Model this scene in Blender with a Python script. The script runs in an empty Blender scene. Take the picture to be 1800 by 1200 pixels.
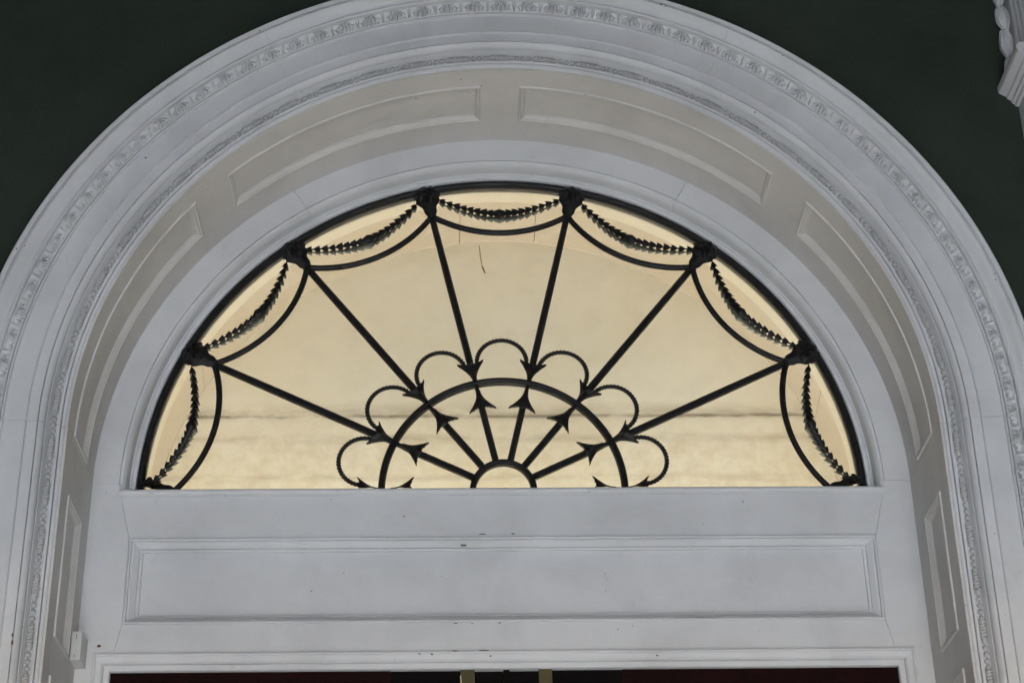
import bpy, bmesh, math, random
from mathutils import Vector, Matrix
random.seed(11)
S = 0.85          # metres per unit: the radius of the fanlight's iron rim
Z0 = 3.30         # height of the springing line above the pavement
PI = math.pi
C = bpy.context.scene.collection
scene = bpy.context.scene

# ------------------------------------------------------------------ camera
CAM = (3246.07, 0.484150, 0.032503, 0.017718, -0.121349, -4.668849, -1.995603)
def ray(u, v):
    f, pitch, yaw, roll = CAM[:4]
    return cam_dir((u - 900) / f, 1.0, (600 - v) / f)
def cam_dir(xr, y, zr):
    f, pitch, yaw, roll = CAM[:4]
    cr, sr = math.cos(roll), math.sin(roll)
    x, zz = cr * xr + sr * zr, -sr * xr + cr * zr
    cp, sp = math.cos(pitch), math.sin(pitch)
    y2, z2 = cp * y - sp * zz, sp * y + cp * zz
    cw, sw = math.cos(yaw), math.sin(yaw)
    return Vector((cw * x + sw * y2, -sw * x + cw * y2, z2))
def on_plane(u, v, y):
    """photo pixel -> (x, z) on the upright plane at depth y (units)"""
    d = ray(u, v); t = (y - CAM[5]) / d.y
    return CAM[4] + t * d.x, CAM[6] + t * d.z
def W(x, y, z):
    return Vector((S * x, S * y, Z0 + S * z))

cam_data = bpy.data.cameras.new('camera')
cam = bpy.data.objects.new('camera', cam_data); C.objects.link(cam)
r_, f_, u_ = cam_dir(1, 0, 0), cam_dir(0, 1, 0), cam_dir(0, 0, 1)
M = Matrix(((r_.x, u_.x, -f_.x), (r_.y, u_.y, -f_.y), (r_.z, u_.z, -f_.z))).to_4x4()
M.translation = W(CAM[4], CAM[5], CAM[6])
cam.matrix_world = M
cam_data.sensor_width = 36.0
cam_data.lens = CAM[0] * 36.0 / 1800.0
cam_data.clip_start = 0.05; cam_data.clip_end = 2000
scene.camera = cam

# ------------------------------------------------------------------ light
SUN_EL, SUN_AZ = math.radians(36), math.radians(180 + 5)     # azimuth from +Y, clockwise: sun stands in front of the door
world = bpy.data.worlds.new('World'); scene.world = world; world.use_nodes = True
nt = world.node_tree; nt.nodes.clear()
sky = nt.nodes.new('ShaderNodeTexSky'); sky.sky_type = 'NISHITA'; sky.sun_disc = False
sky.sun_elevation = SUN_EL; sky.sun_rotation = SUN_AZ; sky.air_density = 1.2; sky.dust_density = 2.0
bg = nt.nodes.new('ShaderNodeBackground'); bg.inputs['Strength'].default_value = 0.15
wo = nt.nodes.new('ShaderNodeOutputWorld')
nt.links.new(sky.outputs[0], bg.inputs[0]); nt.links.new(bg.outputs[0], wo.inputs[0])
sd = bpy.data.lights.new('sun', 'SUN'); sd.energy = 4.0; sd.angle = math.radians(0.5); sd.color = (1.0, 0.97, 0.93)
sun = bpy.data.objects.new('sun', sd); C.objects.link(sun)
to_sun = Vector((math.sin(SUN_AZ) * math.cos(SUN_EL), math.cos(SUN_AZ) * math.cos(SUN_EL), math.sin(SUN_EL)))
sun.rotation_euler = to_sun.to_track_quat('Z', 'Y').to_euler(); sun.location = (-3, -12, 14)
# the warm hall lamp that lights the recess behind the fanlight
ld = bpy.data.lights.new('hall_lamp', 'AREA'); ld.shape = 'RECTANGLE'; ld.size = 1.9; ld.size_y = 0.22
ld.energy = 6.6; ld.color = (1.0, 0.94, 0.83)
lamp = bpy.data.objects.new('hall_lamp', ld); C.objects.link(lamp)
lamp.location = W(0, 0.12, -1.1)
lamp.rotation_euler = (math.radians(180 - 18), 0, 0)
scene.view_settings.view_transform = 'Standard'; scene.view_settings.look = 'None'
scene.view_settings.exposure = 3.12; scene.view_settings.gamma = 1.0
scene.view_settings.use_curve_mapping = False
scene.cycles.use_denoising = True
scene.cycles.max_bounces = 14; scene.cycles.diffuse_bounces = 6; scene.cycles.transmission_bounces = 10

# ------------------------------------------------------------------ materials
def new_mat(name):
    m = bpy.data.materials.new(name); m.use_nodes = True
    return m, m.node_tree, m.node_tree.nodes['Principled BSDF']
def N(nt, t, **kw):
    n = nt.nodes.new(t)
    for k, v in kw.items(): setattr(n, k, v)
    return n
def noise(nt, vec, scale, detail=4, rough=0.55, dist=0.0):
    n = N(nt, 'ShaderNodeTexNoise'); n.inputs['Scale'].default_value = scale
    n.inputs['Detail'].default_value = detail; n.inputs['Roughness'].default_value = rough
    n.inputs['Distortion'].default_value = dist
    nt.links.new(vec, n.inputs['Vector']); return n.outputs['Fac']
def ramp(nt, fac, stops):
    r = N(nt, 'ShaderNodeValToRGB'); e = r.color_ramp.elements
    while len(e) < len(stops): e.new(0.5)
    for i, (p, c) in enumerate(stops):
        e[i].position = p; e[i].color = (c[0], c[1], c[2], 1) if not isinstance(c, (int, float)) else (c, c, c, 1)
    nt.links.new(fac, r.inputs[0]); return r.outputs[0]
def mix(nt, a, b, fac, mode='MIX'):
    m = N(nt, 'ShaderNodeMix', data_type='RGBA', blend_type=mode)
    for sock, v in ((6, a), (7, b)):
        if isinstance(v, tuple): m.inputs[sock].default_value = (*v, 1)
        else: nt.links.new(v, m.inputs[sock])
    if isinstance(fac, (int, float)): m.inputs[0].default_value = fac
    else: nt.links.new(fac, m.inputs[0])
    return m.outputs[2]
def bump(nt, h, strength, dist, bsdf):
    b = N(nt, 'ShaderNodeBump'); b.inputs['Strength'].default_value = strength; b.inputs['Distance'].default_value = dist
    nt.links.new(h, b.inputs['Height']); nt.links.new(b.outputs[0], bsdf.inputs['Normal'])
def geo_pos(nt):
    return N(nt, 'ShaderNodeNewGeometry').outputs['Position']

def paint_mat(name, base, rough=0.52, dirt=(0.42, 0.40, 0.36), amount=0.35):
    m, nt, b = new_mat(name); p = geo_pos(nt)
    blot = ramp(nt, noise(nt, p, 5.0, 6, 0.6, 0.3), [(0.42, 0.0), (0.75, 1.0)])
    col = mix(nt, base, tuple(c * 0.84 for c in base), blot)
    smut = ramp(nt, noise(nt, p, 21.0, 5, 0.7, 0.4), [(0.62, 0.0), (0.80, 1.0)])
    mm = N(nt, 'ShaderNodeMath', operation='MULTIPLY'); nt.links.new(smut, mm.inputs[0]); mm.inputs[1].default_value = amount
    col = mix(nt, col, dirt, mm.outputs[0])
    speck = ramp(nt, noise(nt, p, 95.0, 2, 0.5), [(0.765, 0.0), (0.785, 1.0)])
    col = mix(nt, col, (0.16, 0.14, 0.11), speck)
    nt.links.new(col, b.inputs['Base Color'])
    rg = ramp(nt, noise(nt, p, 12.0, 3), [(0.3, rough - 0.07), (0.7, rough + 0.10)])
    nt.links.new(rg, b.inputs['Roughness'])
    b.inputs['Specular IOR Level'].default_value = 0.35
    h = noise(nt, p, 240.0, 4, 0.6)
    h2 = noise(nt, p, 38.0, 4, 0.6)
    a = N(nt, 'ShaderNodeMath', operation='ADD'); nt.links.new(h, a.inputs[0]); nt.links.new(h2, a.inputs[1])
    bump(nt, a.outputs[0], 0.22, 0.0022, b)
    return m
WHITE = paint_mat('white_gloss_paint', (0.600, 0.617, 0.630))
WHITE2 = paint_mat('white_carved_paint', (0.582, 0.598, 0.610), 0.5, (0.40, 0.38, 0.34), 0.5)
LINING = paint_mat('warm_spill_lining_paint', (0.570, 0.562, 0.543))  # white tinted for warm lamp spill and darkened for shade in the reveal
BEAD_GREY = paint_mat('grey_bead_paint', (0.42, 0.425, 0.425), 0.55, (0.22, 0.21, 0.19), 0.6)  # greyer base for the beads and reels
BOXW = paint_mat('white_plastic', (0.56, 0.58, 0.565), 0.45, amount=0.1)

m, nt, b = new_mat('dark_green_wall_paint'); p = geo_pos(nt)
c = ramp(nt, noise(nt, p, 3.5, 6, 0.6), [(0.3, (0.020, 0.031, 0.022)), (0.7, (0.033, 0.044, 0.032))])
c2 = ramp(nt, noise(nt, p, 30, 4, 0.7), [(0.66, 0.0), (0.85, 0.35)])
nt.links.new(mix(nt, c, (0.06, 0.065, 0.055), c2), b.inputs['Base Color'])
b.inputs['Roughness'].default_value = 0.75; b.inputs['Specular IOR Level'].default_value = 0.25
bump(nt, noise(nt, p, 45, 6, 0.65), 0.35, 0.004, b); GREEN = m

def iron(name, lo, hi, rough=0.38):
    m, nt, b = new_mat(name); p = geo_pos(nt)
    nt.links.new(ramp(nt, noise(nt, p, 40, 5, 0.65), [(0.35, lo), (0.75, hi)]), b.inputs['Base Color'])
    nt.links.new(ramp(nt, noise(nt, p, 60, 3), [(0.3, rough - 0.1), (0.7, rough + 0.2)]), b.inputs['Roughness'])
    b.inputs['Specular IOR Level'].default_value = 0.3
    bump(nt, noise(nt, p, 180, 4, 0.65), 0.5, 0.002, b); return m
IRON = iron('black_iron_paint', (0.0045, 0.0045, 0.005), (0.012, 0.012, 0.0125), 0.42)
IRON_IN = iron('grey_ghost_paint', (0.07, 0.075, 0.065), (0.15, 0.155, 0.135), 0.7)  # grey for the ghost copies of the garlands behind the glass

m, nt, b = new_mat('fanlight_glass')
b.inputs['Base Color'].default_value = (0.97, 0.98, 0.96, 1); b.inputs['Transmission Weight'].default_value = 1.0
b.inputs['IOR'].default_value = 1.45; b.inputs['Roughness'].default_value = 0.0
p = geo_pos(nt); bump(nt, noise(nt, p, 7.0, 2, 0.5), 0.10, 0.004, b)
dd = N(nt, 'ShaderNodeBsdfDiffuse'); dd.inputs[0].default_value = (0.6, 0.58, 0.52, 1)
ms = N(nt, 'ShaderNodeMixShader'); nt.links.new(ramp(nt, noise(nt, p, 16, 7, 0.75), [(0.45, 0.004), (0.85, 0.045)]), ms.inputs[0])
nt.links.new(b.outputs[0], ms.inputs[1]); nt.links.new(dd.outputs[0], ms.inputs[2])
nt.links.new(ms.outputs[0], nt.nodes['Material Output'].inputs['Surface'])
GLASS = m

def plaster(name, base, band=False):
    m, nt, b = new_mat(name); p = geo_pos(nt)
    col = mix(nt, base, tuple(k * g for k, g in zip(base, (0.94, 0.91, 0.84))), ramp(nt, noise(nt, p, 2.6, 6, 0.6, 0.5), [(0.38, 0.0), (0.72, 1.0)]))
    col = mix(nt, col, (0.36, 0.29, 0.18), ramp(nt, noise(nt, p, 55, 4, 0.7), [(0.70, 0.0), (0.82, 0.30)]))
    if band:                       # old water marks: two uneven dirty lines right across and a mottled foot below them
        sx = N(nt, 'ShaderNodeSeparateXYZ'); nt.links.new(p, sx.inputs[0])
        mp = N(nt, 'ShaderNodeMapping'); mp.inputs['Scale'].default_value = (2.5, 1.0, 9.0); nt.links.new(p, mp.inputs[0])
        warp = noise(nt, mp.outputs[0], 4.0, 8, 0.75)
        def line(z, half, strength, wob):
            a = N(nt, 'ShaderNodeMath', operation='MULTIPLY_ADD'); nt.links.new(warp, a.inputs[0]); a.inputs[1].default_value = wob
            nt.links.new(sx.outputs['Z'], a.inputs[2])
            d = N(nt, 'ShaderNodeMath', operation='SUBTRACT'); nt.links.new(a.outputs[0], d.inputs[0]); d.inputs[1].default_value = z + wob * 0.5
            ab = N(nt, 'ShaderNodeMath', operation='ABSOLUTE'); nt.links.new(d.outputs[0], ab.inputs[0])
            s = N(nt, 'ShaderNodeMapRange'); nt.links.new(ab.outputs[0], s.inputs[0])
            s.inputs[1].default_value = 0; s.inputs[2].default_value = half; s.inputs[3].default_value = strength; s.inputs[4].default_value = 0
            br = ramp(nt, noise(nt, mp.outputs[0], 2.2, 5, 0.7), [(0.38, 0.0), (0.60, 1.0)])
            k = N(nt, 'ShaderNodeMath', operation='MULTIPLY'); nt.links.new(s.outputs[0], k.inputs[0]); nt.links.new(br, k.inputs[1])
            return k.outputs[0]
        zl = Z0 + S * 0.447
        col = mix(nt, col, (0.27, 0.21, 0.13), line(zl, 0.034, 0.50, 0.025))
        col = mix(nt, col, (0.13, 0.11, 0.08), line(zl - 0.012, 0.008, 0.9, 0.018))
        col = mix(nt, col, (0.25, 0.20, 0.13), line(zl - 0.075, 0.018, 0.45, 0.025))
        col = mix(nt, col, (0.30, 0.24, 0.16), line(zl - 0.185, 0.015, 0.5, 0.025))
        foot = N(nt, 'ShaderNodeMapRange'); nt.links.new(sx.outputs['Z'], foot.inputs[0])
        foot.inputs[1].default_value = zl + 0.03; foot.inputs[2].default_value = zl - 0.10; foot.inputs[3].default_value = 0; foot.inputs[4].default_value = 1
        mot = ramp(nt, noise(nt, p, 22.0, 7, 0.75, 0.3), [(0.42, 0.0), (0.75, 0.55)])
        fm = N(nt, 'ShaderNodeMath', operation='MULTIPLY'); nt.links.new(foot.outputs[0], fm.inputs[0]); nt.links.new(mot, fm.inputs[1])
        col = mix(nt, col, (0.50, 0.38, 0.20), fm.outputs[0])
    nt.links.new(col, b.inputs['Base Color']); b.inputs['Roughness'].default_value = 0.62
    bump(nt, noise(nt, p, 70, 5, 0.6), 0.15, 0.003, b); return m
CREAM = plaster('cream_plaster', (0.73, 0.69, 0.575), True)
CREAM2 = plaster('shaded_arch_paint', (0.305, 0.262, 0.198))  # cream lining with shade put into its colour, offsets the lamp below
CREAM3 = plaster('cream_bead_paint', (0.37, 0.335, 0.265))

def plain(name, lo, hi, rough, scale=14, spec=0.3):
    m, nt, b = new_mat(name); p = geo_pos(nt)
    nt.links.new(ramp(nt, noise(nt, p, scale, 5, 0.6), [(0.35, lo), (0.7, hi)]), b.inputs['Base Color'])
    b.inputs['Roughness'].default_value = rough; b.inputs['Specular IOR Level'].default_value = spec
    bump(nt, noise(nt, p, scale * 8, 4), 0.2, 0.002, b); return m
MAROON = plain('dark_maroon_gloss', (0.007, 0.0012, 0.0012), (0.013, 0.002, 0.002), 0.6, 14, 0.08)
NEARBLACK = plain('near_black_paint', (0.002, 0.002, 0.002), (0.004, 0.003, 0.003), 0.6, 14, 0.06)
OLIVE = plain('olive_painted_strip', (0.06, 0.05, 0.02), (0.10, 0.085, 0.035), 0.45)
CHIP = plain('bare_wood_chip', (0.05, 0.04, 0.028), (0.14, 0.10, 0.06), 0.85, 120)
CRACK = plain('dull_brown_crack', (0.16, 0.125, 0.075), (0.26, 0.21, 0.13), 0.9, 120)
RUST = plain('rusty_brown', (0.08, 0.025, 0.012), (0.20, 0.08, 0.035), 0.85, 120)
PAVING = plain('pale_stone_paving', (0.37, 0.375, 0.385), (0.46, 0.465, 0.475), 0.85, 3)
DIM_FLOOR = plain('added_dim_floor_stone', (0.15, 0.153, 0.158), (0.21, 0.213, 0.218), 0.8, 3)
BLOCKER = plain('shade_blocker_paint', (0.10, 0.10, 0.10), (0.13, 0.13, 0.13), 0.8, 3)

# ------------------------------------------------------------------ mesh helpers
def build(name, verts, faces, mat, parent=None, smooth=38, raw=False, recalc=True):
    """verts in units (W applied unless raw) -> one mesh object"""
    me = bpy.data.meshes.new(name); bm = bmesh.new()
    vs = [bm.verts.new(Vector(v) if raw else W(*v)) for v in verts]
    for f in faces:
        try: bm.faces.new([vs[i] for i in f])
        except ValueError: pass
    if recalc: bmesh.ops.recalc_face_normals(bm, faces=bm.faces)
    if smooth:
        lim = math.radians(smooth)
        for f in bm.faces: f.smooth = True
        for e in bm.edges:
            if len(e.link_faces) == 2 and e.calc_face_angle(0) > lim: e.smooth = False
    bm.to_mesh(me); bm.free(); me.materials.append(mat)
    o = bpy.data.objects.new(name, me); C.objects.link(o)
    if parent: adopt(o, parent)
    return o
def adopt(o, parent):
    o.parent = parent
    o.matrix_parent_inverse = Matrix.Translation(-root_loc(parent)) if parent.type == 'EMPTY' else Matrix.Identity(4)
def root_loc(o):
    v = Vector((0, 0, 0))
    while o:
        v += o.location; o = o.parent if o.parent and o.parent.type == 'EMPTY' else None
    return v
def thing(name, label, cat, loc=(0, 0, 0), group=None):
    o = bpy.data.objects.new(name, None); C.objects.link(o); o.location = W(*loc)
    o.empty_display_size = 0.1
    return tag(o, label, cat, group)
def tag(o, label, cat, group=None):
    o['label'] = label; o['category'] = cat
    if group: o['group'] = group
    return o
def struct(o): o['kind'] = 'structure'; return o

def strip(rows, closed=False, caps=False):
    """rows of equal length -> verts, faces"""
    n = len(rows[0]); vs = [p for r in rows for p in r]; fs = []
    for i in range(len(rows) - 1):
        for j in range(n if closed else n - 1):
            k = (j + 1) % n
            fs.append((i * n + j, i * n + k, (i + 1) * n + k, (i + 1) * n + j))
    if caps:
        fs.append(tuple(range(n))); fs.append(tuple(range((len(rows) - 1) * n, len(rows) * n)))
    return vs, fs
def arch_sweep(prof, a0, a1, step=1.25):
    n = max(2, int(abs(a1 - a0) / step)); rows = []
    for i in range(n + 1):
        a = math.radians(a0 + (a1 - a0) * i / n); c, s = math.cos(a), math.sin(a)
        rows.append([(r * c, y, r * s) for r, y in prof])
    return strip(rows, caps=True)
def leg_sweep(prof, side, z0, z1):
    return strip([[(side * r, y, z) for r, y in prof] for z in (z0, z1)], caps=True)
def box(x0, x1, y0, y1, z0, z1):
    v = [(x, y, z) for x in (x0, x1) for y in (y0, y1) for z in (z0, z1)]
    return v, [(0, 1, 3, 2), (4, 6, 7, 5), (0, 4, 5, 1), (2, 3, 7, 6), (0, 2, 6, 4), (1, 5, 7, 3)]
def bevel_box(name, x0, x1, y0, y1, z0, z1, bev, mat, parent):
    o = build(name, *box(x0, x1, y0, y1, z0, z1), mat, parent, smooth=0)
    bm = bmesh.new(); bm.from_mesh(o.data)
    bmesh.ops.bevel(bm, geom=list(bm.edges), offset=bev * S, segments=2, affect='EDGES', profile=0.7)
    bm.to_mesh(o.data); bm.free(); return o
def tube(path, rad, n=8, flat=1.0, caps=True):
    """path of (x,y,z) units; rad number or f(i, phi); flat scales the depth (y)"""
    rows = []; P = [Vector(p) for p in path]
    for i, p in enumerate(P):
        t = (P[min(i + 1, len(P) - 1)] - P[max(i - 1, 0)]).normalized()
        yv = Vector((0, 1, 0)); side = t.cross(yv).normalized(); dep = side.cross(t).normalized()
        row = []
        for j in range(n):
            ph = 2 * PI * j / n; r = rad(i, ph) if callable(rad) else rad
            q = p + side * (r * math.cos(ph)) + dep * (r * flat * math.sin(ph)); row.append(tuple(q))
        rows.append(row)
    return strip(rows, closed=True, caps=caps)
def pol(r, a, y=0.0):
    a = math.radians(a); return (r * math.cos(a), y, r * math.sin(a))
def bank(parent, name, mesh, mats, mat=None):
    """copies of one mesh at many matrices, each its own child object"""
    for mtx in mats:
        o = bpy.data.objects.new(name, mesh); C.objects.link(o); o.matrix_world = mtx
        o.parent = parent; o.matrix_parent_inverse = Matrix.Translation(-root_loc(parent))
def frame_mtx(o, ax, ay, az):
    return Matrix(((ax.x, ay.x, az.x, o.x), (ax.y, ay.y, az.y, o.y), (ax.z, ay.z, az.z, o.z), (0, 0, 0, 1)))
def loose_mesh(name, verts, faces, mat, smooth=45):
    """mesh in local metres given in units"""
    o = build(name, [tuple(S * k for k in v) for v in verts], faces, mat, None, smooth, raw=True)
    me = o.data; bpy.data.objects.remove(o); return me
def path_point(s, r):
    """arc length s from the crown (units, + towards the right) along an arch of radius r that runs down its jambs -> x, z, tangent(x,z), outward(x,z)"""
    q = r * PI / 2
    if abs(s) <= q:
        a = PI / 2 - s / r
        return r * math.cos(a), r * math.sin(a), (math.sin(a), -math.cos(a)), (math.cos(a), math.sin(a))
    sg = 1 if s > 0 else -1
    return sg * r, -(abs(s) - q), (0.0, -sg * 1.0), (sg * 1.0, 0.0)

# ------------------------------------------------------------------ setting
g = 60
struct(build('pavement', [(-g, -g, 0), (g, -g, 0), (g, g, 0), (-g, g, 0)], [(0, 1, 2, 3)], PAVING, smooth=0, raw=True))
struct(build('added_dim_floor', *box(-2.09, 2.09, -5.0, -0.376, -0.1, 0.004), DIM_FLOOR, smooth=0, raw=True))  # added unseen floor, kept dim to limit light bounced up at the arch
struct(build('added_shade_ceiling', *box(-3.0, 3.0, -5.0, -0.376, 5.00, 5.20), BLOCKER, smooth=0, raw=True))  # unseen ceiling added to shade the wall
struct(build('added_shade_beam', *box(-3.0, 3.0, -5.35, -5.0, 2.85, 5.20), BLOCKER, smooth=0, raw=True))  # unseen beam added to cut sky light at the crown
for s_ in (-1, 1):
    struct(build('added_shade_pier', *box(min(s_ * 1.50, s_ * 2.3), max(s_ * 1.50, s_ * 2.3), -5.35, -5.0, 0.0, 2.845), BLOCKER, smooth=0, raw=True))  # unseen piers added to narrow the light from the front
    struct(build('added_shade_side', *box(min(s_ * 2.1, s_ * 2.3), max(s_ * 2.1, s_ * 2.3), -5.0, -0.376, 0.0, 4.995), GREEN, smooth=0, raw=True))  # unseen walls added to cut light from the sides

# the green wall with its arched opening
WY = -0.440; RW = 1.342
def ring_wall(y):
    pts_in, pts_out = [], []
    XO, ZT, ZB = 5.0, 2.50, -Z0 / S
    def outer(x, z): return (max(-XO, min(XO, x)), y, max(ZB, min(ZT, z)))
    for i in range(61):
        a = PI * i / 60; c, s = math.cos(a), math.sin(a); pts_in.append((RW * c, y, RW * s))
        k = min(XO / max(abs(c), 1e-6), ZT / max(s, 1e-6)); pts_out.append((k * c, y, k * s))
    pts_in = [(RW, y, ZB)] + pts_in + [(-RW, y, ZB)]; pts_out = [(XO, y, ZB)] + pts_out + [(-XO, y, ZB)]
    return pts_in, pts_out
pi_, po_ = ring_wall(WY); pi2, po2 = ring_wall(WY + 0.30)
n = len(pi_); rows = [po2, po_, pi_, pi2]; v, f = strip(rows)
wall = build('wall', v, f, GREEN, smooth=30)
tag(wall, 'dark green painted wall around the white arched doorway', 'wall')

# ------------------------------------------------------------------ archivolt
ZBOT = -1.35
ARCH = [(1.150, -0.36), (1.114, -0.36), (1.114, -0.413), (1.1155, -0.418), (1.119, -0.4205), (1.1240, -0.4215), (1.1247, -0.4155), (1.1262, -0.4155),
        (1.1270, -0.4225), (1.1305, -0.4245), (1.1338, -0.4240), (1.1346, -0.4190), (1.1365, -0.4175), (1.1525, -0.4175), (1.1545, -0.4240), (1.1560, -0.4310), (1.1580, -0.4385),
        (1.1595, -0.4390), (1.1600, -0.4310), (1.1615, -0.4310), (1.1620, -0.4400), (1.1635, -0.4450), (1.1665, -0.4505), (1.1705, -0.4545), (1.1745, -0.4565), (1.1750, -0.4470), (1.1765, -0.4470), (1.1770, -0.4575),
        (1.1785, -0.4580), (1.1795, -0.4555), (1.2030, -0.4555), (1.2035, -0.4610), (1.2050, -0.4630), (1.2068, -0.4620), (1.2075, -0.4600), (1.2605, -0.4600), (1.2612, -0.4665), (1.2630, -0.4690), (1.2650, -0.4690),
        (1.2655, -0.4620), (1.2675, -0.4620), (1.2680, -0.4705), (1.2695, -0.4725), (1.2715, -0.4725), (1.2722, -0.4670), (1.2765, -0.4705), (1.2815, -0.4785), (1.2860, -0.4860), (1.2895, -0.4905),
        (1.2910, -0.4905), (1.2917, -0.5040), (1.2945, -0.5075), (1.2980, -0.5065), (1.2990, -0.5000), (1.304, -0.4990), (1.309, -0.5025), (1.316, -0.5110), (1.323, -0.5190), (1.331, -0.5230),
        (1.338, -0.5210), (1.3425, -0.5140), (1.3440, -0.5175), (1.354, -0.5200), (1.3575, -0.5165), (1.358, -0.50), (1.358, -0.4405), (1.34, -0.4405), (1.34, -0.36)]
AV = thing('arch_surround', 'white moulded arch surround with carved leaf band and bead-and-reel on the green wall', 'door surround', (0, -0.44, -Z0 / S))
J1, J2, GAP = 61.5, 119.5, 0.012
for a0, a1 in ((0.02, J1 - GAP), (J1 + GAP, J2 - GAP), (J2 + GAP, 179.98)):
    build('arch_moulding', *arch_sweep(ARCH, a0, a1, 1.0), WHITE, AV, 24)
for s in (-1, 1):
    build('jamb_moulding', *leg_sweep(ARCH, s, -0.0006, -Z0 / S), WHITE, AV, 24)

# bead and reel
BR, BY = 1.1445, -0.4205
RB = 0.0077
def bead_mesh():
    vs, fs = [], []; nu, nv = 10, 4; rows = []
    for i in range(nv + 1):
        th = (PI * 0.5 + 0.75) * i / nv
        rows.append([(RB * math.sin(th) * math.cos(2 * PI * j / nu), RB * math.sin(th) * math.sin(2 * PI * j / nu), 0.9 * RB * math.cos(th)) for j in range(nu)])
    v, f = strip(rows, closed=True); return loose_mesh('bead', v, f, BEAD_GREY, 80)
LR = 0.0365   # half length of a reel
def reel_mesh():
    rows = []; nx, nu = 40, 10
    for i in range(nx + 1):
        x = -LR + 2 * LR * i / nx; e = min(1.0, (LR - abs(x)) / 0.010)
        env = 0.0080 * (0.35 + 0.65 * math.sqrt(max(e, 0)))
        if abs(x) > LR - 0.0125 and abs(x) < LR - 0.0095: env *= 0.8
        row = []
        for j in range(nu + 1):
            ph = -0.7 + (PI + 1.4) * j / nu
            tw = 1 + (0.24 * math.cos(2 * PI * (x / 0.0082) + 1.5 * ph) if abs(x) < LR - 0.0125 else 0)
            row.append((x, -env * tw * math.cos(ph), env * tw * math.sin(ph)))
        rows.append(row)
    v, f = strip(rows); return loose_mesh('reel', v, f, BEAD_GREY, 60)
def band_mtx(s, r, y, slope=0.0):
    """x along the run, y outwards across it, z out of the face"""
    x, z, t, o = path_point(s, r)
    ax = Vector((t[0], 0, t[1])); out = Vector((o[0], 0, o[1])); fr = Vector((0, -1, 0))
    ay = (out * math.cos(slope) + fr * math.sin(slope)).normalized(); az = ax.cross(ay)
    if az.dot(fr) < 0: az = -az; ax = -ax
    return frame_mtx(W(x, y, z), ax, ay, az)
bm_, rm_ = bead_mesh(), reel_mesh()
PER = 0.1236; beads, reels = [], []
for k in range(-22, 23):
    s = k * PER; zz = path_point(s, BR)[1]
    if zz < -0.95: continue
    reels.append(band_mtx(s, BR, BY))
    for d in (-0.0168, 0.0, 0.0168): beads.append(band_mtx(s + PER / 2 + d, BR, BY))
bank(AV, 'reel', rm_, reels); bank(AV, 'bead', bm_, beads)

# carved leaf-and-dart band on the cyma
CR_, CY_ = 1.2812, -0.4785; SL = math.atan2(0.0235, 0.018)
def leaf_relief(halfw, length, dart):
    rows = []; nx, ny = 20, 9
    for j in range(ny + 1):
        t = j / ny; y = -length / 2 + length * t
        w = halfw * ((0.55 + 0.45 * math.sin(PI * min(1, t * 1.15))) if not dart else (0.25 + 0.75 * (t ** 1.5)))
        row = []
        for i in range(nx + 1):
            q = -1 + 2 * i / nx
            edge = 1 - abs(q) ** 5
            if dart: h = 0.0105 * (1 - abs(q)) + 0.001
            else:
                h = 0.0085 + 0.0065 * math.cos(5 * PI * q) * (0.4 + 0.6 * t) + 0.0032 * math.sin(11 * t + 4 * abs(q))
                h += 0.0035 * max(0, 1 - abs(q) * 4.5)
            h = h * edge * (0.35 + 0.65 * math.sin(PI * min(1, max(0, t * 0.92 + 0.06)))) - 0.0015
            row.append((q * w * (1 + 0.10 * math.sin(14 * t)), y, h + (0.004 * t * t if not dart else 0)))
        rows.append(row)
    v, f = strip(rows); return v, f
LM = loose_mesh('carved_leaf', *leaf_relief(0.0285, 0.0305, False), WHITE2, 70)
DM = loose_mesh('carved_dart', *leaf_relief(0.0115, 0.0295, True), WHITE2, 40)
LP = 0.0747; leaves, darts = [], []
for k in range(-46, 47):
    if path_point(k * LP, CR_)[1] < -0.75: continue
    leaves.append(band_mtx(k * LP, CR_, CY_, SL)); darts.append(band_mtx((k + 0.5) * LP, CR_, CY_, SL))
bank(AV, 'carved_leaf', LM, leaves); bank(AV, 'carved_dart', DM, darts)

# ------------------------------------------------------------------ panelled reveal (soffit and jambs)
RS, RP = 1.109, 1.119          # face of rails and stiles; face of panels
YF, YB, PF, PB = -0.4155, -0.0605, -0.338, -0.165
RV = thing('arch_reveal', 'white panelled reveal lining the depth of the arch between surround and fanlight', 'door reveal', (0, -0.24, -Z0 / S))
def cyl_piece(name, a0, a1, y0, y1):
    n = max(2, int((a1 - a0) / 1.0)); rows = []
    for i in range(n + 1):
        a = math.radians(a0 + (a1 - a0) * i / n); c, s = math.cos(a), math.sin(a)
        rows.append([(r * c, y, r * s) for r, y in ((RS, y0), (RS, y1), (RP + 0.02, y1), (RP + 0.02, y0))])
    return build(name, *strip(rows, closed=True, caps=True), LINING, RV, 30)
for a0, a1 in ((0.03, 179.97),):
    cyl_piece('soffit_rail', a0, a1, YF, PF); cyl_piece('soffit_rail', a0, a1, PB, YB)
for a0, a1 in ((0.03, 0.6), (40.5, 47.0), (87.2, 92.8), (133.3, 139.6), (179.4, 179.97)):
    cyl_piece('soffit_stile', a0, a1, PF + 0.0002, PB - 0.0002)
PM = [(-0.0005, 0.0098), (0.000, 0.0135), (0.0015, 0.0150), (0.0055, 0.0150), (0.0070, 0.0120), (0.0095, 0.0112), (0.0120, 0.0120), (0.0150, 0.0085), (0.0185, 0.0050), (0.0200, 0.0050), (0.0205, 0.0032), (0.0240, 0.0030), (0.0245, -0.001)]
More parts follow.
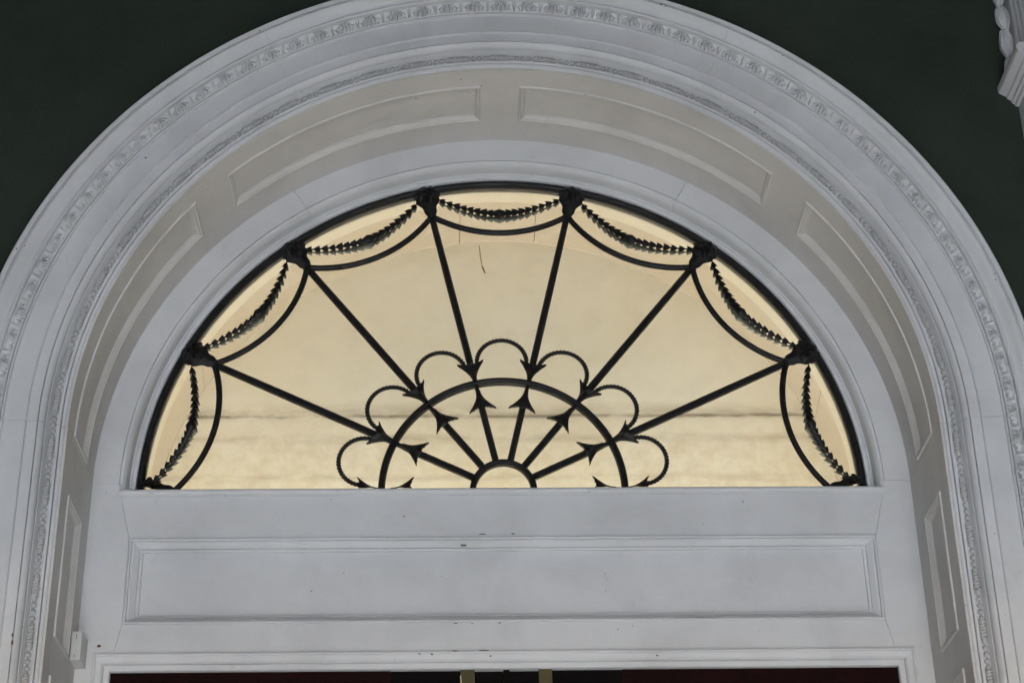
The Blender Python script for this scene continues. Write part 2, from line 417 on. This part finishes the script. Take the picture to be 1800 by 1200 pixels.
def frame_strips(mapf, a0, a1, b0, b1, prof, na, ua, ub, name, mat, parent):
    """mitred moulding round a rectangle in (a, b); ua/ub convert an inset in units into a and b"""
    sides = []
    def P(a, b, h): return mapf(a, b, h)
    def run(pa, pb, n):
        rows = []
        for i in range(n + 1):
            t = i / n; rows.append([P(*[x + (y - x) * t for x, y in zip(pa(d), pb(d))], h) for d, h in prof])
        return strip(rows)
    runs = [run(lambda d: (a0 + d * ua, b0 + d * ub), lambda d: (a1 - d * ua, b0 + d * ub), na),
            run(lambda d: (a1 - d * ua, b0 + d * ub), lambda d: (a1 - d * ua, b1 - d * ub), 2),
            run(lambda d: (a1 - d * ua, b1 - d * ub), lambda d: (a0 + d * ua, b1 - d * ub), na),
            run(lambda d: (a0 + d * ua, b1 - d * ub), lambda d: (a0 + d * ua, b0 + d * ub), 2)]
    for v, f in runs: build(name, v, f, mat, parent, 20)
def cmap(a, y, h):
    r = RP - h; t = math.radians(a); return (r * math.cos(t), y, r * math.sin(t))
DEG = math.degrees(1 / RS)
for a0, a1 in ((0.6, 40.5), (47.0, 87.2), (92.8, 133.3), (139.6, 179.4)):
    n = int(a1 - a0); rows = []
    for i in range(n + 1): rows.append([cmap(a0 + (a1 - a0) * i / n, y, 0.0015) for y in (PF, PB)])
    p = build('panel', *strip(rows), LINING, RV, 60)
    frame_strips(cmap, a0, a1, PF, PB, PM, n, DEG, 1.0, 'panel_moulding', LINING, p)
for s in (-1, 1):
    jm = lambda z, y, h, s=s: (s * (RP - h), y, z)
    def jbox(name, y0, y1, z0, z1):
        xs = sorted((s * RS, s * (RP + 0.02))); build(name, *box(xs[0], xs[1], y0, y1, z0, z1), LINING, RV, 0)
    jbox('jamb_rail', YF, PF, -Z0 / S, -0.0005); jbox('jamb_rail', PB, YB, -Z0 / S, -0.0005)
    for z0, z1 in ((-0.152, -0.0005), (-0.62, -0.522)): jbox('jamb_stile', PF + 0.0002, PB - 0.0002, z0, z1)
    for z0, z1 in ((-0.522, -0.152), (-2.3, -0.62)):
        p = build('panel', [jm(z0, PF, 0.0015), jm(z1, PF, 0.0015), jm(z1, PB, 0.0015), jm(z0, PB, 0.0015)], [(0, 1, 2, 3)], LINING, RV, 0)
        frame_strips(jm, z0, z1, PF, PB, PM, 2, 1.0, 1.0, 'panel_moulding', LINING, p)
    jbox('jamb_stile', PF + 0.0002, PB - 0.0002, -Z0 / S, -2.3)

# ------------------------------------------------------------------ fanlight: frame, iron, glass
FL = thing('fanlight', 'half-round fanlight with black iron fan tracery and glass in a white moulded frame', 'fanlight', (0, 0, -0.02))
FY = -0.060
FR = [(1.137, 0.03), (1.137, FY), (1.0385, FY), (1.0375, FY + 0.005), (1.0355, FY + 0.005), (1.0347, FY), (1.0295, FY + 0.002), (1.0240, FY + 0.008), (1.0205, FY + 0.018), (1.0190, FY + 0.031),
      (1.0185, FY + 0.040), (1.0170, FY + 0.043), (1.0140, FY + 0.044), (1.0130, FY + 0.048), (1.0065, FY + 0.051), (1.0055, FY + 0.048), (1.0025, FY + 0.048), (1.0015, FY + 0.051), (1.0010, 0.03)]
for a0, a1 in ((0.0, 59.97), (60.03, 122.97), (123.03, 180.0)):
    build('frame_segment', *arch_sweep(FR, a0, a1, 1.0), WHITE, FL, 26)
# short returns of the curved frame down to the sill
FRs = [q for q in FR if q[0] < 1.036] + [(1.03, 0.03)]
for s in (-1, 1): build('frame_return', *leg_sweep(FRs, s, -0.0004, -0.034), WHITE, FL, 26)

def half_arc(r, a0=0.0, a1=180.0, n=90, y=0.0): return [pol(r, a0 + (a1 - a0) * i / n, y) for i in range(n + 1)]
def bar_arc(name, r, hw, hd, n=90):
    rows = []
    for i in range(n + 1):
        a = 180.0 * i / n
        rows.append([pol(r + dr * hw, a, dy * hd) for dr, dy in ((1, -0.35), (0.55, -0.85), (0.15, -1), (-0.15, -1), (-0.55, -0.85), (-1, -0.35), (-1, 0.9), (1, 0.9))])
    return build(name, *strip(rows, closed=True, caps=True), IRON, FL, 50)
bar_arc('outer_ring', 0.9915, 0.0095, 0.010, 140)
bar_arc('middle_ring', 0.3345, 0.0092, 0.013)
bar_arc('hub_ring', 0.0840, 0.0085, 0.012, 48)
NODE = [180.0 * k / 7 for k in range(8)]
def bar(path_r, a, widths, hd, name):
    rows = []; A = math.radians(a); d = Vector((math.cos(A), 0, math.sin(A))); sd_ = Vector((-math.sin(A), 0, math.cos(A)))
    for r, w in zip(path_r, widths):
        rows.append([tuple(d * r + sd_ * (w * k) + Vector((0, hd * q, 0))) for k, q in ((1, -0.3), (0.5, -0.95), (-0.5, -0.95), (-1, -0.3), (-1, 0.9), (1, 0.9))])
    return build(name, *strip(rows, closed=True, caps=True), IRON, FL, 30)
for k in range(1, 7):
    jit = random.uniform(-0.12, 0.12)
    bar((0.090, 0.26, 0.285, 0.31, 0.358, 0.38, 0.40, 0.66, 0.912), NODE[k] + jit * 0.5, (0.0090, 0.0090, 0.008, 0.0052, 0.0052, 0.008, 0.0096, 0.0100, 0.0088), 0.0095, 'spoke')
# collars where the spokes are clasped
def collar_mesh(hw, hl, hd):
    pr = [(-hl, 0.72), (-hl * 0.8, 1.0), (hl * 0.8, 1.0), (hl, 0.72)]
    rows = [[(a, hw * k * c, hd * k * q) for c, q in ((1, -0.6), (1, 0.45), (0.6, 1), (-0.6, 1), (-1, 0.45), (-1, -0.6))] for a, k in pr]
    v, f = strip(rows, closed=True, caps=True); return loose_mesh('collar', v, f, IRON, 30)
# swag bars
for k in range(7):
    mid = (NODE[k] + NODE[k + 1]) / 2; pts = []
    m_ = math.radians(mid); dv = Vector((math.cos(m_), 0, math.sin(m_))); sv = Vector((-math.sin(m_), 0, math.cos(m_)))
    hc = 0.902 * math.sin(math.radians(90 / 7)); dc = 0.902 * math.cos(math.radians(90 / 7)); sag = dc - 0.822
    R = (hc * hc + sag * sag) / (2 * sag); th = math.asin(hc / R)
    for i in range(25):
        t = -th + 2 * th * i / 24
        q = dv * (0.822 + R - R * math.cos(t)) + sv * (R * math.sin(t)); pts.append((q.x, 0.0, max(q.z, 0.0)))
    build('swag_bar', *tube(pts, 0.0088, 8, 1.1), IRON, FL, 60)
# roped loops round the middle ring
for k in range(7):
    mid = math.radians((NODE[k] + NODE[k + 1]) / 2)
    dv = Vector((math.cos(mid), 0, math.sin(mid))); sv = Vector((-math.sin(mid), 0, math.cos(mid))); pts = []; n = 150
    for i in range(n + 1):
        t = PI * (-0.06 + 1.12 * i / n); q = dv * (0.394 + 0.0695 * math.sin(t)) + sv * (0.0705 * math.cos(t))
        pts.append((q.x, -0.001, max(q.z, 0.004)))
    build('roped_loop', *tube(pts, lambda i, ph: 0.0062 * (1 + 0.22 * math.cos(2 * PI * i / 6.0 + ph)), 8), IRON, FL, 60)

def tulip_mesh():
    right = [(0.000, 0.0058), (0.012, 0.0070), (0.024, 0.0105), (0.034, 0.0160), (0.043, 0.0225), (0.051, 0.0285), (0.057, 0.0345), (0.0635, 0.0385), (0.0600, 0.0320), (0.0575, 0.0270), (0.0585, 0.0235), (0.0530, 0.0185), (0.0550, 0.0150), (0.0510, 0.0115), (0.0570, 0.0080), (0.0585, 0.0)]
    sp_a = [0.0, 0.012, 0.022, 0.030, 0.036, 0.040, 0.043, 0.045, 0.046, 0.047, 0.048, 0.049, 0.050, 0.051, 0.054, 0.0585]
    vs, fs = [], []
    for sg in (1, -1):
        rows = []
        for (a, b), c in zip(right, sp_a):
            t = min(1, a / 0.045); hh = 0.007 + 0.008 * math.sin(PI * min(0.8, t * 0.8))
            rows.append([(a, sg * b, -0.006), (a, sg * b, 0.004), ((a + c) / 2, sg * b * 0.55, 0.4 * hh + 0.004 + 0.002 * math.sin(40 * b * 6)), (c, 0.0, hh + 0.003)])
        v, f = strip(rows); o = len(vs); vs += v; fs += [tuple(i + o for i in q) for q in f]
    return vs, fs
def rosette_mesh():
    vs, fs = [], []
    rows = []; nu = 36
    for i in range(9):
        t = i / 8; row = []
        for j in range(nu):
            ph = 2 * PI * j / nu
            lobe = 1 + 0.15 * abs(math.sin(3.5 * ph + 0.4)) * t + 0.05 * math.sin(11 * ph + 1) * t
            r = 0.0335 * t * lobe
            h = 0.026 * (1 - t ** 2.4) + 0.006 * math.cos(7 * ph) * t * (1 - t) * 4 - 0.006 * math.exp(-((t - 0.38) / 0.07) ** 2) + 0.002
            row.append((r * math.cos(ph), r * math.sin(ph), h))
        rows.append(row)
    v, f = strip(rows, closed=True); vs += v; fs += f
    # leaf that runs from the boss down to the spoke's tip
    rows = []
    for i in range(9):
        t = i / 8; w = 0.026 * (1 - t) ** 0.75 + 0.0085; a = -0.006 - 0.062 * t
        rows.append([(a, -w * (1 + 0.14 * math.sin(9 * t)), 0.0), (a, -w * 0.5, 0.010 * (1 - 0.5 * t)), (a, 0, 0.017 * (1 - 0.55 * t)), (a, w * 0.5, 0.010 * (1 - 0.5 * t)), (a, w * (1 + 0.14 * math.sin(9 * t)), 0.0)])
    v, f = strip(rows); o = len(vs); vs += v; fs += [tuple(i + o for i in q) for q in f]
    # two ears that hold the garland ends and tuck under the rim
    for sg in (-1, 1):
        rows = []
        for i in range(7):
            t = i / 6; w = 0.012 * (1 - 0.5 * t); bx = sg * (0.016 + 0.024 * t); a0_ = 0.012 - 0.012 * t
            rows.append([(a0_ - w, bx, 0.002), (a0_ - w * 0.4, bx, 0.011 * (1 - 0.4 * t)), (a0_ + w * 0.4, bx, 0.012 * (1 - 0.4 * t)), (a0_ + w, bx, 0.002)])
        v, f = strip(rows); o = len(vs); vs += v; fs += [tuple(i + o for i in q) for q in f]
    return vs, fs
def radial_mtx(r, a, y, flip=False):
    A = math.radians(a); d = Vector((math.cos(A), 0, math.sin(A))) * (-1 if flip else 1); fr = Vector((0, -1, 0)); sv = fr.cross(d)
    return frame_mtx(W(*pol(r, a, y)), d, sv, fr)
TUL, ROS = tulip_mesh(), rosette_mesh()
def clipped(name, vf, mtx, mat):
    me = loose_mesh(name, *vf, mat, 50); bm = bmesh.new(); bm.from_mesh(me); bmesh.ops.transform(bm, matrix=mtx, verts=bm.verts)
    bmesh.ops.bisect_plane(bm, geom=list(bm.verts) + list(bm.edges) + list(bm.faces), plane_co=W(0, 0, 0.0), plane_no=(0, 0, -1), clear_outer=True)
    bm.to_mesh(me); bm.free(); o = bpy.data.objects.new(name, me); C.objects.link(o); adopt(o, FL)
tm, rm = loose_mesh('leaf_cup', *TUL, IRON, 50), loose_mesh('rosette', *ROS, IRON, 50)
cm = collar_mesh(0.0135, 0.0060, 0.0140)
for k in range(1, 7): bank(FL, 'collar', cm, [radial_mtx(0.898, NODE[k], 0.0)])
for k in range(8):
    spots = [('leaf_cup', TUL, tm, radial_mtx(0.338, NODE[k], -0.006)), ('leaf_cup', TUL, tm, radial_mtx(0.309, NODE[k], -0.006, True)), ('rosette', ROS, rm, radial_mtx(0.966, NODE[k], -0.006))]
    for nm, vf, me, mt in spots:
        if k in (0, 7): clipped(nm, vf, mt, IRON)
        else: bank(FL, nm, me, [mt])

# husk garlands, one in front of the glass, a grey ghost copy added behind it
def husk_mesh(mat):
    prof = [(0.000, 0.0020), (0.0035, 0.0058), (0.0085, 0.0088), (0.0135, 0.0106), (0.0180, 0.0120), (0.0215, 0.0130)]
    rows = []; nu = 12
    for i, (x, r) in enumerate(prof):
        row = []
        for j in range(nu):
            ph = 2 * PI * j / nu; k = (i / 5) ** 3
            lob = 1 + 0.06 * k * math.cos(4 * ph); dx = 0.0022 * k * math.cos(4 * ph)
            row.append((x + dx, r * lob * math.cos(ph), 0.62 * r * lob * math.sin(ph)))
        rows.append(row)
    rows.append([(0.0160, 0.35 * 0.009 * math.cos(2 * PI * j / nu), 0.2 * 0.009 * math.sin(2 * PI * j / nu)) for j in range(nu)])
    v, f = strip(rows, closed=True); return loose_mesh('husk', v, f, mat, 50)
HM, HMI = husk_mesh(IRON), husk_mesh(IRON_IN)
GY = 0.0150
def garland(k, inner):
    mid = (NODE[k] + NODE[k + 1]) / 2
    def P(t):
        a = mid + t * 10.9
        r = 0.8885 + 0.070 * abs(t) ** 1.9
        off = 0.0060 + 0.0090 * (1 - abs(t) ** 2.0)
        return Vector(pol(r, a, GY + 0.002 + off if inner else GY - 0.002 - off))
    pts = []
    for i in range(41):
        q = P(-1 + 2 * i / 40); pts.append((q.x, q.y, max(q.z, 0.003)))
    g_ = build('garland', *tube(pts, 0.0026, 6), IRON_IN if inner else IRON, FL, 60)
    if inner: g_['label'] = 'grey ghost copy of the garland, added behind the glass'
    mats = []; nh = 9
    for sg in (-1, 1):
        for i in range(nh):
            t = sg * (0.062 + 0.111 * i); q = P(t)
            tan = (P(t - sg * 0.02) - q).normalized()          # opens towards the middle of the swag
            if q.z < 0.012: continue
            sc = (1.12 if i == 0 else 1.0 - 0.030 * i) * random.uniform(0.93, 1.07)
            fr = Vector((0, -1, 0)); sv = fr.cross(tan).normalized(); fr2 = tan.cross(sv)
            base = q - tan * 0.011 * sc
            mats.append(frame_mtx(W(*base), tan * sc, sv * sc, fr2 * sc))
    for mt in mats:
        o = bpy.data.objects.new('husk', HMI if inner else HM); C.objects.link(o); o.matrix_world = mt
        o.parent = g_; o.matrix_parent_inverse = Matrix.Identity(4)
for k in range(7): garland(k, False); garland(k, True)
# the pane
def disc(r, n=96): return [pol(r, 180.0 * i / n) for i in range(n + 1)]
dp = disc(0.9995); nn = len(dp)
v = [(x, GY - 0.0016, z) for x, y, z in dp] + [(x, GY + 0.0016, z) for x, y, z in dp]
f = [tuple(range(nn)), tuple(range(nn, 2 * nn))] + [(i, (i + 1) % nn, nn + (i + 1) % nn, nn + i) for i in range(nn)]
build('glass_pane', v, f, GLASS, FL, 0)

# ------------------------------------------------------------------ transom below the fanlight
TR = thing('transom', 'white panelled wooden transom between the fanlight and the dark doors', 'transom', (0, 0, -0.56))
ZS = -0.0215
SILL = [(0.035, -0.0012), (-0.030, -0.0085), (FY - 0.010, ZS - 0.0005), (FY - 0.0145, ZS - 0.004), (FY - 0.0155, ZS - 0.009), (FY - 0.0135, ZS - 0.0145), (FY - 0.008, ZS - 0.017), (FY - 0.004, ZS - 0.0185), (0.035, ZS - 0.0185)]
build('sill', *strip([[(x, y, z) for y, z in SILL] for x in (-1.0335, 1.0335)], closed=True, caps=True), WHITE, TR, 30)
def slab(name, poly, y, thick=0.05, mat=WHITE, parent=None):
    n = len(poly); v = [(x, y, z) for x, z in poly] + [(x, y + thick, z) for x, z in poly]
    f = [tuple(range(n)), tuple(range(n, 2 * n))] + [(i, (i + 1) % n, n + (i + 1) % n, n + i) for i in range(n)]
    return build(name, v, f, mat, parent or TR, 0)
z_u0, z_u1 = ZS - 0.0190, -0.160         # upper rail
z_p1 = -0.398                            # foot of the panel
z_l1 = -0.4745                           # foot of the lower rail
slab('upper_rail', [(-1.0290, z_u0), (1.0290, z_u0), (0.9975, z_u1), (-0.9975, z_u1)], FY)
slab('lower_rail', [(-0.9975, z_p1), (0.9975, z_p1), (1.0130, z_l1), (-1.0130, z_l1)], FY)
PMT = [(-0.0003, -0.004), (0.0003, 0.0045), (0.0030, 0.0070), (0.0065, 0.0055), (0.0072, -0.0040), (0.0105, -0.0050), (0.0112, -0.0020), (0.0150, -0.0050), (0.0200, -0.0120), (0.0230, -0.0145), (0.0236, -0.0200), (0.0262, -0.0200), (0.0268, -0.0165), (0.0305, -0.0180), (0.0315, -0.0275)]
tmap = lambda a, b_, h: (a, FY - h, b_)
pn = build('panel', [(-0.98, FY + 0.0260, z_p1 + 0.015), (0.98, FY + 0.0260, z_p1 + 0.015), (0.98, FY + 0.0260, z_u1 - 0.015), (-0.98, FY + 0.0260, z_u1 - 0.015)], [(0, 1, 2, 3)], WHITE, TR, 0)
frame_strips(tmap, -0.9972, 0.9972, z_p1 + 0.0003, z_u1 - 0.0003, PMT, 2, 1.15, 1.0, 'panel_moulding', WHITE, TR)
slab('leak_stop_board', [(-1.04, z_l1 - 0.02), (1.04, z_l1 - 0.02), (1.04, z_u0 - 0.002), (-1.04, z_u0 - 0.002)], FY + 0.0515, 0.02)  # unseen board added to stop lamp light leaking round the panel
# stiles: the flat of the frame carried down beside the transom
for s in (-1, 1):
    poly = [(s * 1.137, -0.0006), (s * 1.0375, -0.0006), (s * 1.0300, z_u0 + 0.016), (s * 1.0300, z_u0), (s * 0.9985, z_u1), (s * 0.9985, z_p1), (s * 1.0140, z_l1), (s * 1.0140, z_l1 - 0.0006), (s * 1.0655, z_l1 - 0.0008), (s * 1.0655, -Z0 / S), (s * 1.137, -Z0 / S)]
    slab('stile', poly, FY + 0.0006, 0.05)

# ------------------------------------------------------------------ door frame and doors
DF = thing('door_frame', 'white moulded door frame round the dark double doors below the transom', 'door frame', (0, -0.03, -Z0 / S))
DP = [(0.0, -0.0005), (0.0005, 0.006), (0.005, 0.0085), (0.008, 0.0075), (0.009, 0.003), (0.022, 0.001), (0.0265, -0.004), (0.028, -0.012), (0.0300, -0.012), (0.0305, -0.009), (0.0420, -0.010), (0.0440, -0.014), (0.0442, -0.08)]
hx, hz = 1.0650, z_l1 - 0.0008
def dmap(a, b_, h): return (a, FY - h, b_)
def drun(pa, pb, nm): build(nm, *strip([[dmap(*p(d), h) for d, h in DP] for p in (pa, pb)]), WHITE, DF, 24)
drun(lambda d: (-hx + d, hz - d), lambda d: (hx - d, hz - d), 'head')
drun(lambda d: (-hx + d, hz - d), lambda d: (-hx + d, -Z0 / S), 'jamb')
drun(lambda d: (hx - d, hz - d), lambda d: (hx - d, -Z0 / S), 'jamb')
ox = hx - 0.0442; oz = hz - 0.0442
DYv = -0.034
for s, lab in ((-1, 'dark maroon door leaf under the transom on the alarm sensor side'), (1, 'dark maroon door leaf under the transom on the carved pilaster side')):
    D = thing('door_leaf', lab, 'door', (s * 0.5 * ox, DYv, -Z0 / S), 'maroon double doors')
    zb = -Z0 / S
    xs = sorted((s * (ox + 0.003), s * 0.300)); build('board', *box(xs[0], xs[1], DYv, DYv + 0.05, zb, oz + 0.010), MAROON, D, 0)
    xs = sorted((s * 0.2995, s * 0.1185)); build('dark_stile', *box(xs[0], xs[1], DYv + 0.004, DYv + 0.05, zb, oz + 0.010), NEARBLACK, D, 0)
    xs = sorted((s * 0.118, s * 0.0835)); bevel_box('edge_strip', xs[0], xs[1], DYv - 0.008, DYv + 0.04, zb, oz + 0.010, 0.002, OLIVE, D)
    xs = sorted((s * 0.083, s * 0.0085)); build('meeting_stile', *box(xs[0], xs[1], DYv + 0.010, DYv + 0.05, zb, oz + 0.010), NEARBLACK, D, 0)
    if s > 0: build('astragal', *box(-0.008, 0.008, DYv - 0.004, DYv + 0.03, zb, oz + 0.008), NEARBLACK, D, 0)

# ------------------------------------------------------------------ inner arch and wall behind the glass
IA = thing('inner_arch', 'cream arched lining seen through the fanlight glass', 'arch', (0, 0.2, 0))
IP = [(1.16, 0.0975), (1.006, 0.0975), (1.004, 0.100), (1.033, 0.396), (1.030, 0.400), (1.0305, 0.404), (1.040, 0.412), (1.047, 0.424), (1.050, 0.437), (1.16, 0.437)]
LP_ = [(1.09, 0.031), (0.985, 0.031), (0.983, 0.034), (0.987, 0.094), (0.990, 0.0972), (1.09, 0.0972)]
seams = (-14, 21.9, 83.4, 96.6, 150.2, 194)
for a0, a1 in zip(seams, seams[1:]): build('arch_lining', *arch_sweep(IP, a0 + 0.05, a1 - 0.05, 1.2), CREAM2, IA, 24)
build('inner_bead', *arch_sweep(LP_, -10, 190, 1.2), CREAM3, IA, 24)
IW = build('lobby_wall', *box(-1.3, 1.3, 0.4375, 0.47, -1.2, 1.3), CREAM, smooth=0)
tag(IW, 'cream plaster wall with dirty water marks right behind the fanlight glass', 'wall')
# added unseen closing boards so no daylight reaches the recess from the sides
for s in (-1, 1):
    xs = sorted((s * 1.12, s * 1.16)); build('light_stop_cheek', *box(xs[0], xs[1], 0.10, 0.4370, -1.2, -0.30), CREAM2, IA, 0)

# ------------------------------------------------------------------ small things
SB = thing('alarm_sensor', 'small white plastic alarm sensor box screwed in the reveal corner', 'sensor box', (-1.095, -0.10, -0.52))
bevel_box('housing', -1.1078, -1.0815, -0.139, -0.0612, -0.517, -0.441, 0.0025, BOXW, SB)
build('seam', *box(-1.0955, -1.0945, -0.1396, -0.1385, -0.462, -0.448), NEARBLACK, SB, 0)
build('seam', *box(-1.0965, -1.0955, -0.1396, -0.1385, -0.510, -0.502), NEARBLACK, SB, 0)

# carved bracket on the wall, cut by the edge of the picture
BK = thing('carved_pilaster', 'white carved pilaster with leaf drop and moulded block on the green wall', 'pilaster', (1.6, -0.5, -Z0 / S))
def prism_y(poly, y0, y1, name, mat, parent, sm=0):
    n = len(poly); v = [(x, y0, z) for x, z in poly] + [(x, y1, z) for x, z in poly]
    f = [tuple(range(n)), tuple(range(n, 2 * n))] + [(i, (i + 1) % n, n + (i + 1) % n, n + i) for i in range(n)]
    return build(name, v, f, mat, parent, sm)
foot = [(1.437, 0.955), (1.434, 0.962), (1.428, 0.966), (1.426, 0.974), (1.417, 0.980), (1.414, 0.987), (1.404, 0.993), (1.396, 0.999), (1.393, 1.008), (1.394, 1.020), (1.400, 1.026), (1.412, 1.030), (1.9, 1.030), (1.9, 0.955)]
prism_y([(x, z + 0.012) for x, z in foot], -0.640, WY - 0.0005, 'moulded_foot', WHITE2, BK, 30)
prism_y([(1.445, -Z0 / S), (1.9, -Z0 / S), (1.9, 0.9665), (1.445, 0.9665)], -0.520, WY - 0.0005, 'lower_shaft', WHITE2, BK)
prism_y([(1.452, 1.0425), (1.9, 1.0425), (1.9, 1.75), (1.452, 1.75)], -0.640, WY - 0.0005, 'shaft', WHITE2, BK)
for i in range(4):
    y0 = -0.632 + i * 0.036
    build('flute', *tube([(1.452, y0 + 0.012, z) for z in (1.035, 1.2, 1.4, 1.7)], 0.010, 8), WHITE2, BK, 60)
def leafy():
    vs, fs = [], []
    for k in range(7):                      # lapped leaves round a bud, pointed ends down
        ph = 2 * PI * k / 7 + 0.2; lay = k % 2; rows = []
        d = Vector((math.cos(ph), math.sin(ph), 0)); e = Vector((-math.sin(ph), math.cos(ph), 0))
        for i in range(9):
            t = i / 8; z = 0.046 - 0.098 * t - 0.006 * lay
            out = 0.011 + 0.008 * math.sin(PI * min(1, t * 1.1)) - 0.013 * t * t + 0.003 * lay; w = 0.0135 * math.sin(PI * (0.10 + 0.88 * t)) ** 0.8 * (1 + 0.16 * math.sin(15 * t))
            rows.append([tuple(d * (out - 0.006) - e * w + Vector((0, 0, z))), tuple(d * (out + 0.001) - e * w * 0.5 + Vector((0, 0, z))), tuple(d * (out - 0.0015) + Vector((0, 0, z))),
                         tuple(d * (out + 0.001) + e * w * 0.5 + Vector((0, 0, z))), tuple(d * (out - 0.006) + e * w + Vector((0, 0, z)))])
        v, f = strip(rows); o = len(vs); vs += v; fs += [tuple(i + o for i in q) for q in f]
    rows = [[(0.013 * math.sin(PI * (0.05 + 0.9 * i / 8)) * math.cos(2 * PI * j / 10), 0.013 * math.sin(PI * (0.05 + 0.9 * i / 8)) * math.sin(2 * PI * j / 10), 0.05 - 0.10 * i / 8) for j in range(10)] for i in range(9)]
    v, f = strip(rows, closed=True, caps=True); o = len(vs); vs += v; fs += [tuple(i + o for i in q) for q in f]
    return vs, fs
LV = loose_mesh('leaf_drop', *leafy(), WHITE2, 40)
for i, z in enumerate((1.078, 1.166, 1.254, 1.342, 1.430)):
    o = bpy.data.objects.new('leaf_drop', LV); C.objects.link(o)
    o.matrix_world = Matrix.Translation(W(1.437 - 0.003 * (i % 2), WY - 0.020, z)) @ Matrix.Rotation(1.1 * i, 4, 'Z') @ Matrix.Rotation(math.radians(5 * (-1) ** i), 4, 'Y')
    adopt(o, BK)

# paint chips and marks, each a thin flake on the surface it was seen on
def chip(u, v, w, h, y, parent, mat=CHIP):
    x, z = on_plane(u, v, y); k = 1 / 690.0; n = 9
    pts = [(x + 0.5 * w * k * math.cos(2 * PI * i / n) * random.uniform(0.6, 1.05), y, z + 0.5 * h * k * 1.15 * math.sin(2 * PI * i / n) * random.uniform(0.6, 1.05)) for i in range(n)]
    pts2 = [(a, y + 0.0012, c) for a, _, c in pts]
    build('paint_chip', pts + pts2, [tuple(range(n))] + [(i, (i + 1) % n, n + (i + 1) % n, n + i) for i in range(n)], mat, parent, 0)
for u, v, w, h in ((815, 944.5, 15, 2.6), (848, 938, 17, 2), (902, 937.5, 8, 2.4), (710, 907, 7, 1.8), (1306, 881, 1.6, 6)): chip(u, v, w, h, FY - 0.0008, TR)
chip(814.5, 957.5, 14, 3.6, FY - 0.0049, TR)
for u, v, w, h in ((801, 1094.5, 10, 1.8), (878, 1094, 8, 1.8), (830, 1095, 5, 1.4), (1086, 1105, 3, 2)): chip(u, v, w, h, FY - 0.0008, TR)
for u, v, w, h in ((738, 1148, 7, 2), (759, 1149, 5, 3), (800, 1143, 14, 1.4), (850, 1142, 22, 1.4), (862, 1152, 4, 3), (1155, 1151, 4, 3)): chip(u, v, w, h, FY - 0.0094, DF)
chip(173.5, 1134.5, 9.5, 5.5, FY - 0.0010, TR, RUST)
for u, v, w, h in ((22, 1115, 3.2, 8), (21.5, 1128, 3.0, 10)): chip(u, v, w, h, -0.4592, AV, RUST)
chip(256, 277, 4.6, 2.6, -0.4612, AV, NEARBLACK)
for u, v, w, h in ((1376, 98, 2.6, 2.2), (1749, 481, 2.6, 3), (1750, 491, 2.4, 2.6), (29, 437, 2.4, 2.4), (1162, 8, 6, 2.4), (1170, 11, 4, 2.2), (457, 54, 2.4, 2.4)): chip(u, v, w, h, -0.5235, AV, NEARBLACK)
# the crack at the head of the lobby wall
def crack(pts, w, parent):
    rows = []
    for i, (u, v) in enumerate(pts):
        x, z = on_plane(u, v, 0.4368); k = w * (0.5 + 0.5 * math.sin(PI * (i + 0.6) / len(pts))) / 640
        rows.append([(x - k, 0.4368, z), (x + k, 0.4368, z)])
    build('crack', *strip(rows), CRACK, parent, 0)
crack([(842, 431), (843.5, 440), (844, 450), (846, 460), (847.5, 468)], 0.9, IW)
crack([(847, 468), (849, 472), (851, 477), (853, 481)], 1.8, IW)
